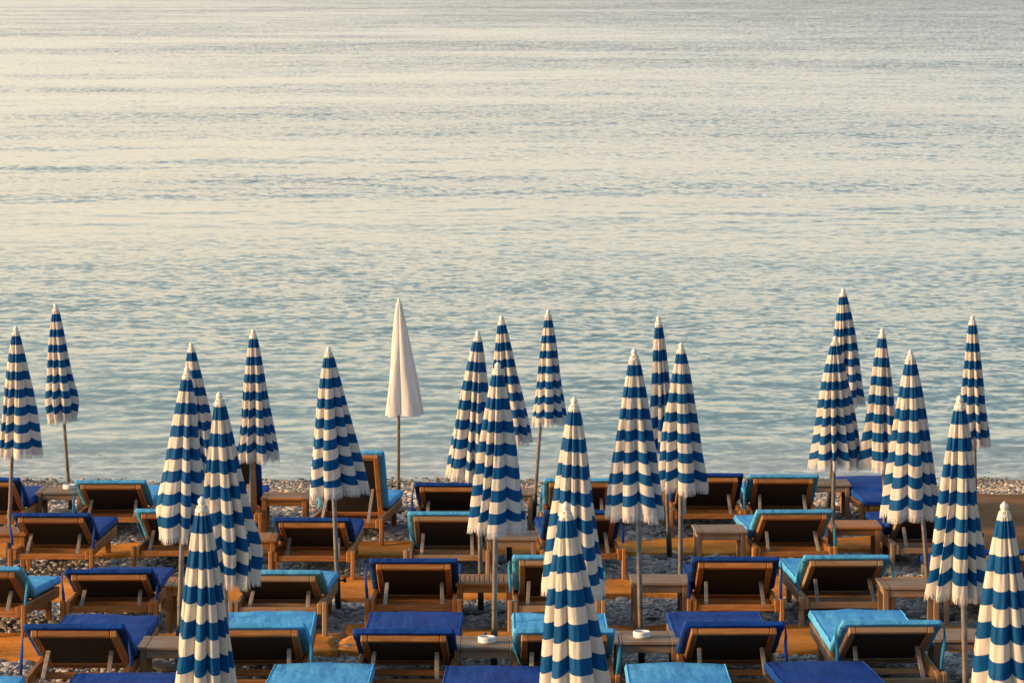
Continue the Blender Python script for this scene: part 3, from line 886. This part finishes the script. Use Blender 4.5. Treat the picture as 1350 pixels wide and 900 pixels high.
# ------------------------------------------------------------------ umbrellas
def canopy(L, Rb, seed, white, tied, off):
    rng = random.Random(seed)
    NR = 5 if white else rng.choice((8, 9, 10))
    NPHI, NT = 180, 60
    ribs = []
    a0 = rng.random() * 2 * PI
    for k in range(NR):
        ribs.append(a0 + 2 * PI * k / NR + rng.uniform(-0.42, 0.42) * 2 * PI / NR)
    gam = [rng.uniform(0.6, 1.7) for _ in range(NR)]
    dep = [rng.uniform(0.22, 0.45) if white else rng.uniform(0.24, 0.64) for _ in range(NR)]
    rho = [rng.uniform(0.86, 1.10) for _ in range(NR)]
    puff = [rng.uniform(-0.03, 0.08) for _ in range(NR)]
    tw = rng.uniform(-0.35, 0.35)
    ph1, ph2 = rng.random() * 6, rng.random() * 6
    hj = [rng.uniform(-0.008, 0.014) for _ in range(NR)]
    skp = rng.random() * 6
    sk = [0.016 * math.sin(2 * PI * k / NR + skp) + rng.uniform(-0.013, 0.013) for k in range(NR)]
    tiew = rng.uniform(0.78, 0.86)
    P = np.zeros((NT, NPHI, 3)); ST = np.zeros((NT, NPHI)); HM = np.zeros((NT, NPHI))
    for i in range(NPHI):
        f = i / NPHI * NR
        k = int(f) % NR; s = f - int(f)
        r0 = ribs[k]; r1 = ribs[(k + 1) % NR] + (2 * PI if k == NR - 1 else 0)
        ang = r0 + (r1 - r0) * s
        sg = s ** gam[k]
        g = abs(math.cos(PI * sg)) ** 0.72
        rh = rho[k] + (rho[(k + 1) % NR] - rho[k]) * (s * s * (3 - 2 * s))
        for j in range(NT):
            t = j / (NT - 1)
            R0 = 0.028 + (Rb - 0.028) * t ** (0.92 if white else 0.80)
            if tied:
                R0 *= 1.0 + 0.10 * math.exp(-((t - 0.80) / 0.12) ** 2) - (1 - tiew) * max(0, (t - 0.86) / 0.14) ** 1.2
            dd = dep[k] * (0.45 + 0.55 * min(1, t / 0.45))
            rr = R0 * (1 + (rh - 1) * min(1, t * 2)) * (1 - dd * (1 - g))
            rr *= 1 + puff[k] * math.sin(PI * s) * math.sin(PI * min(1, t * 1.1))
            rr += 0.010 * t * math.sin(3 * ang + 6 * t + ph1) + (0.0 if white else 0.0045) * (0.4 + 0.6 * t) * (1 - abs(math.sin(9 * ang + 2.5 * t + ph2))) * -1.6 + 0.006 * t * math.sin(5 * t + 2 * ang + ph2)
            av = ang + tw * t * t * 0.6 + 0.05 * math.sin(4 * t + k)
            hem = 1 - (0.02 * (1 - g) + hj[k] + (hj[(k + 1) % NR] - hj[k]) * s) * t
            z = -t * L * hem
            P[j, i] = (rr * math.cos(av), rr * math.sin(av), z)
            u = t * hem * (1.0 + 0.046 * (1 - g) * (0.3 + 0.7 * t)) + t * (sk[k] + (sk[(k + 1) % NR] - sk[k]) * s)
            ST[j, i] = (u - off) * 6 / (0.885 - off)
            HM[j, i] = t
    return P, ST, HM

BOTTOM = dict(zip(range(1, 26), (28, 81, 262, 239, 303, 275, 340, 442, 532, 618, 658, 672, 726, 753, 759, 838, 876, 901, 1116, 1101, 1161, 1197, 1263, 1284, 1330)))
UMB = []
def umbrella(tip, hem_y, base, half, seed, label, white=False, tied=False, off=0.038, clamp=0.30):
    b = on_beach(*base)
    tp = at_y(tip[0], tip[1], b.y)
    ax = tp - b
    H = ax.length
    hm = at_y(tip[0], hem_y, b.y)
    L = (tp.z - hm.z) - 0.055
    root = empty('beach_umbrella', b)
    root.rotation_euler = (0, math.atan2(ax.x, ax.z), 0)
    # base plate lies level with the shingle
    bp = MB().lathe([(0.20, -0.01), (0.205, 0.0), (0.205, 0.010), (0.198, 0.016), (0.05, 0.020), (0.001, 0.020)], 36).build('base_plate', M['base'], root)
    bp.rotation_euler = (-L_SLOPE, -root.rotation_euler[1], 0)
    bp.location = (0, 0, 0.012)
    tube = MB().lathe([(0.026, 0.0), (0.026, clamp), (0.0205, clamp + 0.012)], 18).build('base_tube', M['pole_dark'], root)
    ang = seed * 1.3
    kd = Matrix.Rotation(PI / 2, 3, 'Y')
    kd = Matrix.Rotation(PI if seed % 2 else 0.3, 3, 'Z') @ kd
    kc = kd @ Vector((0, 0, 0.024))
    MB().lathe([(0.007, 0), (0.007, 0.03), (0.021, 0.032), (0.023, 0.04), (0.021, 0.052), (0.006, 0.055)], 14, (kc.x, kc.y, clamp - 0.03), True, kd).build('clamp_knob', M['knob'], tube)
    MB().lathe([(0.019, 0.02), (0.019, H - 0.10), (0.010, H - 0.05)], 18).build('pole', M['pole'], root)
    Rb = 1.07 * half * b.y / F / math.cos(TH)
    P, ST, HM = canopy(L, Rb, seed, white, tied, off)
    can = grid_mesh('canopy', P, M['canvas_white' if white else 'canvas'], True, root, True)
    can.location = (0, 0, H - 0.045)
    cb = at_y(BOTTOM[seed], hem_y, b.y)                      # the cloth hangs from the tip, whatever the pole does
    can.rotation_euler = (0, math.atan2(tp.x - cb.x, tp.z - cb.z) - root.rotation_euler[1], 0)
    for nm, A in (('stripe', ST), ('hem', HM)):
        at = can.data.attributes.new(nm, 'FLOAT', 'POINT')
        at.data.foreach_set('value', A.ravel().astype(np.float32))
    # finial: skirted cap and ball
    k = 0.9 if not white else 0.7
    MB().lathe([(0.036 * k, 0.0), (0.042 * k, 0.004), (0.040 * k, 0.014), (0.028 * k, 0.028), (0.021 * k, 0.036), (0.0195 * k, 0.042), (0.024 * k, 0.050), (0.0255 * k, 0.058), (0.0225 * k, 0.070), (0.013 * k, 0.078), (0.0085 * k, 0.084), (0.002, 0.088)], 20, (0, 0, H - 0.082)).build('finial', M['white_plastic'], root)
    # fringe: strands hanging from the hem
    rng = random.Random(seed + 900)
    fm = MB()
    hemv = P[-1]
    n = hemv.shape[0]
    FL = 0.055 if not white else 0.0
    if white:
        pass
    else:
        for i in range(n):
            p = Vector(hemv[i]); q = Vector(hemv[(i + 1) % n])
            e = q - p
            cnt = 2 if e.length < 0.014 else 3
            for c in range(cnt):
                f0 = c / cnt; wdt = 0.74 / cnt
                a = p + e * f0; bq = p + e * (f0 + wdt)
                ln = FL * rng.uniform(0.88, 1.08)
                out = Vector((p.x, p.y, 0)); out.normalize()
                sw = out * rng.uniform(-0.006, 0.008) + e.normalized() * rng.uniform(-0.006, 0.006)
                a.z += 0.004; bq.z += 0.004
                m1 = Vector((0, 0, -ln * 0.6)) + sw * 0.4; m2 = Vector((0, 0, -ln)) + sw
                tp1 = a + m2 + (bq - a) * 0.25; tp2 = a + m2 + (bq - a) * 0.75
                fm.add([a, bq, bq + m1, a + m1, tp1, tp2], [(0, 1, 2, 3), (3, 2, 5, 4)])
        fr = fm.build('fringe', M['fringe'], root)
        fr.location = can.location
        fr.rotation_euler = can.rotation_euler
    tag(root, label, 'beach umbrella', 'closed beach umbrellas on poles')
    UMB.append(root)

UMBS = [
 ((21, 430), 598, (11, 742), 28, 1, 'closed striped umbrella farthest left, standing behind the reddish table at the left edge', {}),
 ((73, 400), 553, (93, 675), 23, 2, 'closed striped umbrella on a leaning pole behind the small ashtray table at far left', dict(tied=True, off=0.055)),
 ((252, 452), 620, (258, 742), 28, 3, 'closed striped umbrella almost hidden behind another on the left, only its right side showing', {}),
 ((247, 484), 707, (235, 880), 36, 4, 'closed striped umbrella with bunched hem on a yellowish pole, left of the nearest left umbrella', dict(tied=True)),
 ((289, 517), 768, (303, 990), 39, 5, 'closed striped umbrella with ragged hem just behind the nearest left umbrella', dict(tied=True)),
 ((266, 655), 985, (272, 1150), 52, 6, 'nearest closed striped umbrella on the left, running off the bottom edge', {}),
 ((334, 434), 604, (330, 742), 26, 7, 'slim closed striped umbrella before the upright dark blue lounger', {}),
 ((433, 457), 648, (446, 806), 38, 8, 'closed striped umbrella before the upright turquoise lounger, black knob low on its pole', {}),
 ((526, 393), 548, (525, 673), 24, 9, 'plain white closed umbrella at the edge of the sea, the only one without stripes', dict(white=True)),
 ((630, 436), 627, (634, 808), 31, 10, 'closed striped umbrella with a golden left side, left of the central fringed one', {}),
 ((656, 478), 695, (651, 884), 40, 11, 'closed striped umbrella in the centre whose pole stands behind the ashtray table', {}),
 ((661, 416), 582, (672, 742), 27, 12, 'closed striped umbrella in the centre peeping from behind two others', {}),
 ((723, 408), 557, (703, 690), 21, 13, 'closed striped umbrella on a dark slanting pole by the sea, right of the central cluster', dict(off=0.055)),
 ((757, 524), 777, (757, 992), 43, 14, 'closed striped umbrella right behind the nearest central umbrella', {}),
 ((746, 662), 985, (757, 1150), 55, 15, 'nearest closed striped umbrella at the bottom centre', {}),
 ((836, 460), 678, (846, 880), 38, 16, 'closed striped umbrella whose pole runs down to the right hand ashtray table', dict(off=0.06)),
 ((868, 417), 634, (883, 737), 22, 17, 'closed striped umbrella behind two others right of centre, black knob low on its pole', {}),
 ((898, 452), 643, (897, 808), 33, 18, 'closed striped umbrella with a flared right hem, third from the ashtray table on the right', {}),
 ((1112, 380), 532, (1092, 672), 26, 19, 'tallest looking closed striped umbrella, behind another one at right by the sea', {}),
 ((1101, 443), 613, (1098, 736), 34, 20, 'closed striped umbrella in front of the tallest one, right of centre', {}),
 ((1163, 433), 617, (1167, 738), 26, 21, 'closed striped umbrella over the lounger laid flat', {}),
 ((1200, 461), 678, (1227, 815), 39, 22, 'wide closed striped umbrella on a tilted grey pole at right', dict(off=0.055)),
 ((1265, 522), 782, (1275, 1000), 43, 23, 'long closed striped umbrella on a brown pole beside the nearest right one', {}),
 ((1282, 416), 585, (1287, 742), 22, 24, 'closed striped umbrella farthest right by the sea, lower part hidden by the long one', {}),
 ((1324, 662), 985, (1330, 1150), 56, 25, 'nearest closed striped umbrella at the bottom right, cut by the frame', {}),
]
for tip, hy, base, half, seed, label, kw in UMBS:
    umbrella(tip, hy, base, half, seed, label, **kw)

# ------------------------------------------------------------------ coir mats between the rows
MATS = []
def coir(x0, x1, ya, yb, skew, seed, m, label, lift=0.0, along=False):
    """strip of matting from x0 to x1; front edge ya, back edge yb, both shifting by skew per metre"""
    n = max(10, int((x1 - x0) / 0.06)); k = max(8, int((yb - ya) / 0.05))
    us = np.linspace(x0, x1, n); vs = np.linspace(0, 1, k)
    U, V = np.meshgrid(us, vs)
    e0 = ya + skew * U + 0.05 * np.sin(U * 1.9 + seed) + 0.025 * np.sin(U * 5.3 + 2 * seed)
    e1 = yb + skew * U + 0.06 * np.sin(U * 1.4 + 3 * seed) + 0.02 * np.sin(U * 6.1 + seed)
    Yy = e0 + (e1 - e0) * V
    Xx = U + 0.03 * np.sin(Yy * 5 + seed)
    rip = 0.010 * np.sin(U * 3.1 + 1.7 * np.sin(Yy * 2.3 + seed)) + 0.006 * np.sin(U * 9 + Yy * 6 + seed) + 0.004 * np.sin(Yy * 17 + U * 4)
    ridge = 0.022 * np.exp(-((V - 0.06 - 0.03 * np.sin(U * 1.2 + seed)) / 0.06) ** 2) * (0.55 + 0.45 * np.sin(U * 0.9 + seed * 2))
    Zz = G0 - GS * Yy + terrace(Yy) + bump_z(Xx, Yy) + 0.034 + lift + rip + ridge
    P = np.stack([Xx, Yy, Zz], 2)
    # turned-down edges give the mat its thickness
    def ring(P, d):
        Q = P.copy(); Q[..., 2] -= d; return Q
    top = P
    P = np.concatenate([ring(top[:1], 0.06), top, ring(top[-1:], 0.06)], 0)
    P = np.concatenate([ring(P[:, :1], 0.06), P, ring(P[:, -1:], 0.06)], 1)
    o = grid_mesh('coir_mat', P, M[m], True)
    tag(o, label, 'mat', 'coir mats laid along the rows')
    MATS.append((x0, x1, ya, yb, skew))
    return o
def yb_(py): return on_beach(675, py).y
coir(-9.0, -1.6, yb_(733), yb_(714), 0.06, 1.0, 'coir', 'orange coir mat behind the second row of loungers, left half')
coir(-1.75, 4.35, yb_(735), yb_(715), 0.085, 2.0, 'coir', 'orange coir mat behind the second row of loungers, right of the white umbrella')
coir(-9.0, -0.9, yb_(793), yb_(765), 0.02, 3.0, 'coir', 'orange coir mat behind the third row, from the left edge to the slatted table')
coir(-1.05, 9.0, yb_(792), yb_(766), 0.03, 4.0, 'coir', 'orange coir mat behind the third row, from the slatted table to the right')
coir(-8.0, -1.36, yb_(867), yb_(839), 0.03, 5.0, 'coir', 'orange coir mat behind the fourth row at left')
coir(-1.33, 8.0, yb_(862), yb_(830), 0.03, 6.0, 'coir', 'orange coir mat behind the fourth row, centre to right')
coir(4.62, 9.0, yb_(747), yb_(656), 0.05, 7.0, 'coir_dull', 'wide dull brown mat leading to the sea at the right edge')

# ------------------------------------------------------------------ pebbles (uncountable, one object)
def pebble_mat():
    m, nt, b = new_mat('pebble_stone')
    oi = N(nt, 'ShaderNodeObjectInfo')
    r = ramp(nt, [(0.0, (0.11, 0.112, 0.115)), (0.35, (0.27, 0.27, 0.268)), (0.6, (0.37, 0.365, 0.35)), (0.8, (0.42, 0.38, 0.32)), (0.93, (0.50, 0.48, 0.45)), (1.0, (0.66, 0.64, 0.60))])
    nt.links.new(oi.outputs['Random'], r.inputs['Fac'])
    tc = N(nt, 'ShaderNodeTexCoord')
    n1 = N(nt, 'ShaderNodeTexNoise'); n1.inputs['Scale'].default_value = 3; n1.inputs['Detail'].default_value = 4
    nt.links.new(tc.outputs['Object'], n1.inputs['Vector'])
    mx = N(nt, 'ShaderNodeMixRGB', blend_type='MULTIPLY'); mx.inputs['Fac'].default_value = 0.5
    r2 = ramp(nt, [(0.3, (0.6, 0.6, 0.6)), (0.7, (1, 1, 1))])
    nt.links.new(n1.outputs['Fac'], r2.inputs['Fac'])
    nt.links.new(r.outputs[0], mx.inputs['Color1']); nt.links.new(r2.outputs[0], mx.inputs['Color2'])
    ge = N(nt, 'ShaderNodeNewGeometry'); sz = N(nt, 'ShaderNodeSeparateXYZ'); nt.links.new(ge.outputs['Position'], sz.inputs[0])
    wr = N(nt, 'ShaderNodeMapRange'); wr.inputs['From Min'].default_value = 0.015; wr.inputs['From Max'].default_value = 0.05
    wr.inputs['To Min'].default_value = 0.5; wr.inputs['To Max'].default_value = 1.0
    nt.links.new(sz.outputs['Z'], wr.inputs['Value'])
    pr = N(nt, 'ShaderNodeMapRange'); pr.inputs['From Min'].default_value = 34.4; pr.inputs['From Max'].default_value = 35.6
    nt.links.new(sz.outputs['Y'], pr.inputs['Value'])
    pm_ = N(nt, 'ShaderNodeMixRGB', blend_type='MULTIPLY'); pm_.inputs['Color2'].default_value = (1.6, 1.4, 1.15, 1)  # paler, tanner shingle by the water, with warm sunlight painted into its colour
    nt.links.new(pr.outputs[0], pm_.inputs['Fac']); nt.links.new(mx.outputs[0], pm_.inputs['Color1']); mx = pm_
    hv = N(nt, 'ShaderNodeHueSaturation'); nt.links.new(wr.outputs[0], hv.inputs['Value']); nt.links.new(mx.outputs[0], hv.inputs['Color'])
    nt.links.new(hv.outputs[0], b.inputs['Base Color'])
    b.inputs['Roughness'].default_value = 0.62; b.inputs['Specular IOR Level'].default_value = 0.35
    return m

rng = np.random.default_rng(21)
NP = 430000
yy = 16.0 + (38.05 - 16.0) * rng.random(NP)
xx = (rng.random(NP) * 2 - 1) * (yy * 0.165 + 4.2)
keep = np.ones(NP, bool)
for (x0, x1, ya, yb2, sk) in MATS:
    inside = (xx > x0 + .06) & (xx < x1 - .06) & (yy > ya + sk * xx + 0.07) & (yy < yb2 + sk * xx - 0.07)
    keep &= ~inside
xx, yy = xx[keep], yy[keep]
n = len(xx)
big = rng.random(n)
size = 0.010 + 0.016 * rng.random(n) ** 1.5 + 0.035 * (big > 0.94) * rng.random(n)
size *= 1.0 - 0.35 * sstep(35.6, 37.2, yy)
zz = G0 - GS * yy + terrace(yy) + bump_z(xx, yy) + size * 0.12
pm = bpy.data.meshes.new('pebbles')
pm.vertices.add(n)
pm.vertices.foreach_set('co', np.stack([xx, yy, zz], 1).ravel().astype(np.float32))
a = pm.attributes.new('psize', 'FLOAT_VECTOR', 'POINT')
sv = np.stack([size * (0.9 + 0.6 * rng.random(n)), size * (0.8 + 0.4 * rng.random(n)), size * (0.4 + 0.35 * rng.random(n))], 1)
a.data.foreach_set('vector', sv.ravel().astype(np.float32))
a = pm.attributes.new('prot', 'FLOAT_VECTOR', 'POINT')
rv = np.stack([rng.normal(0, 0.22, n), rng.normal(0, 0.22, n), rng.random(n) * 2 * PI], 1)
a.data.foreach_set('vector', rv.ravel().astype(np.float32))
pm.update()
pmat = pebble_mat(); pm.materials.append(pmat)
po = bpy.data.objects.new('pebbles', pm); col.objects.link(po)
ng = bpy.data.node_groups.new('pebble_scatter', 'GeometryNodeTree')
ng.interface.new_socket(name='Geometry', in_out='INPUT', socket_type='NodeSocketGeometry')
ng.interface.new_socket(name='Geometry', in_out='OUTPUT', socket_type='NodeSocketGeometry')
gi = ng.nodes.new('NodeGroupInput'); go = ng.nodes.new('NodeGroupOutput')
mtp = ng.nodes.new('GeometryNodeMeshToPoints'); ng.links.new(gi.outputs[0], mtp.inputs['Mesh'])
g2i = ng.nodes.new('GeometryNodeGeometryToInstance')
for k in range(5):
    ico = ng.nodes.new('GeometryNodeMeshIcoSphere'); ico.inputs['Radius'].default_value = 1.0; ico.inputs['Subdivisions'].default_value = 2
    sp = ng.nodes.new('GeometryNodeSetPosition')
    nz = ng.nodes.new('ShaderNodeTexNoise'); nz.noise_dimensions = '4D'; nz.inputs['W'].default_value = k * 3.7; nz.inputs['Scale'].default_value = 0.9
    sb = ng.nodes.new('ShaderNodeVectorMath'); sb.operation = 'SUBTRACT'; sb.inputs[1].default_value = (0.5, 0.5, 0.5)
    ng.links.new(nz.outputs['Color'], sb.inputs[0])
    sc = ng.nodes.new('ShaderNodeVectorMath'); sc.operation = 'SCALE'; sc.inputs['Scale'].default_value = 1.1
    ng.links.new(sb.outputs[0], sc.inputs[0])
    ng.links.new(ico.outputs['Mesh'], sp.inputs['Geometry']); ng.links.new(sc.outputs[0], sp.inputs['Offset'])
    ss = ng.nodes.new('GeometryNodeSetShadeSmooth'); ng.links.new(sp.outputs[0], ss.inputs['Geometry'])
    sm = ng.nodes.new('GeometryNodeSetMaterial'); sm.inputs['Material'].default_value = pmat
    ng.links.new(ss.outputs[0], sm.inputs['Geometry'])
    ng.links.new(sm.outputs[0], g2i.inputs[0])
iop = ng.nodes.new('GeometryNodeInstanceOnPoints'); iop.inputs['Pick Instance'].default_value = True
ng.links.new(mtp.outputs[0], iop.inputs['Points']); ng.links.new(g2i.outputs[0], iop.inputs['Instance'])
for nm, inp in (('prot', 'Rotation'), ('psize', 'Scale')):
    na = ng.nodes.new('GeometryNodeInputNamedAttribute'); na.data_type = 'FLOAT_VECTOR'; na.inputs['Name'].default_value = nm
    ng.links.new(na.outputs['Attribute'], iop.inputs[inp])
ng.links.new(iop.outputs[0], go.inputs[0])
md = po.modifiers.new('scatter', 'NODES'); md.node_group = ng
tag(po, 'grey rounded pebbles covering the beach', 'pebbles', kind='stuff')
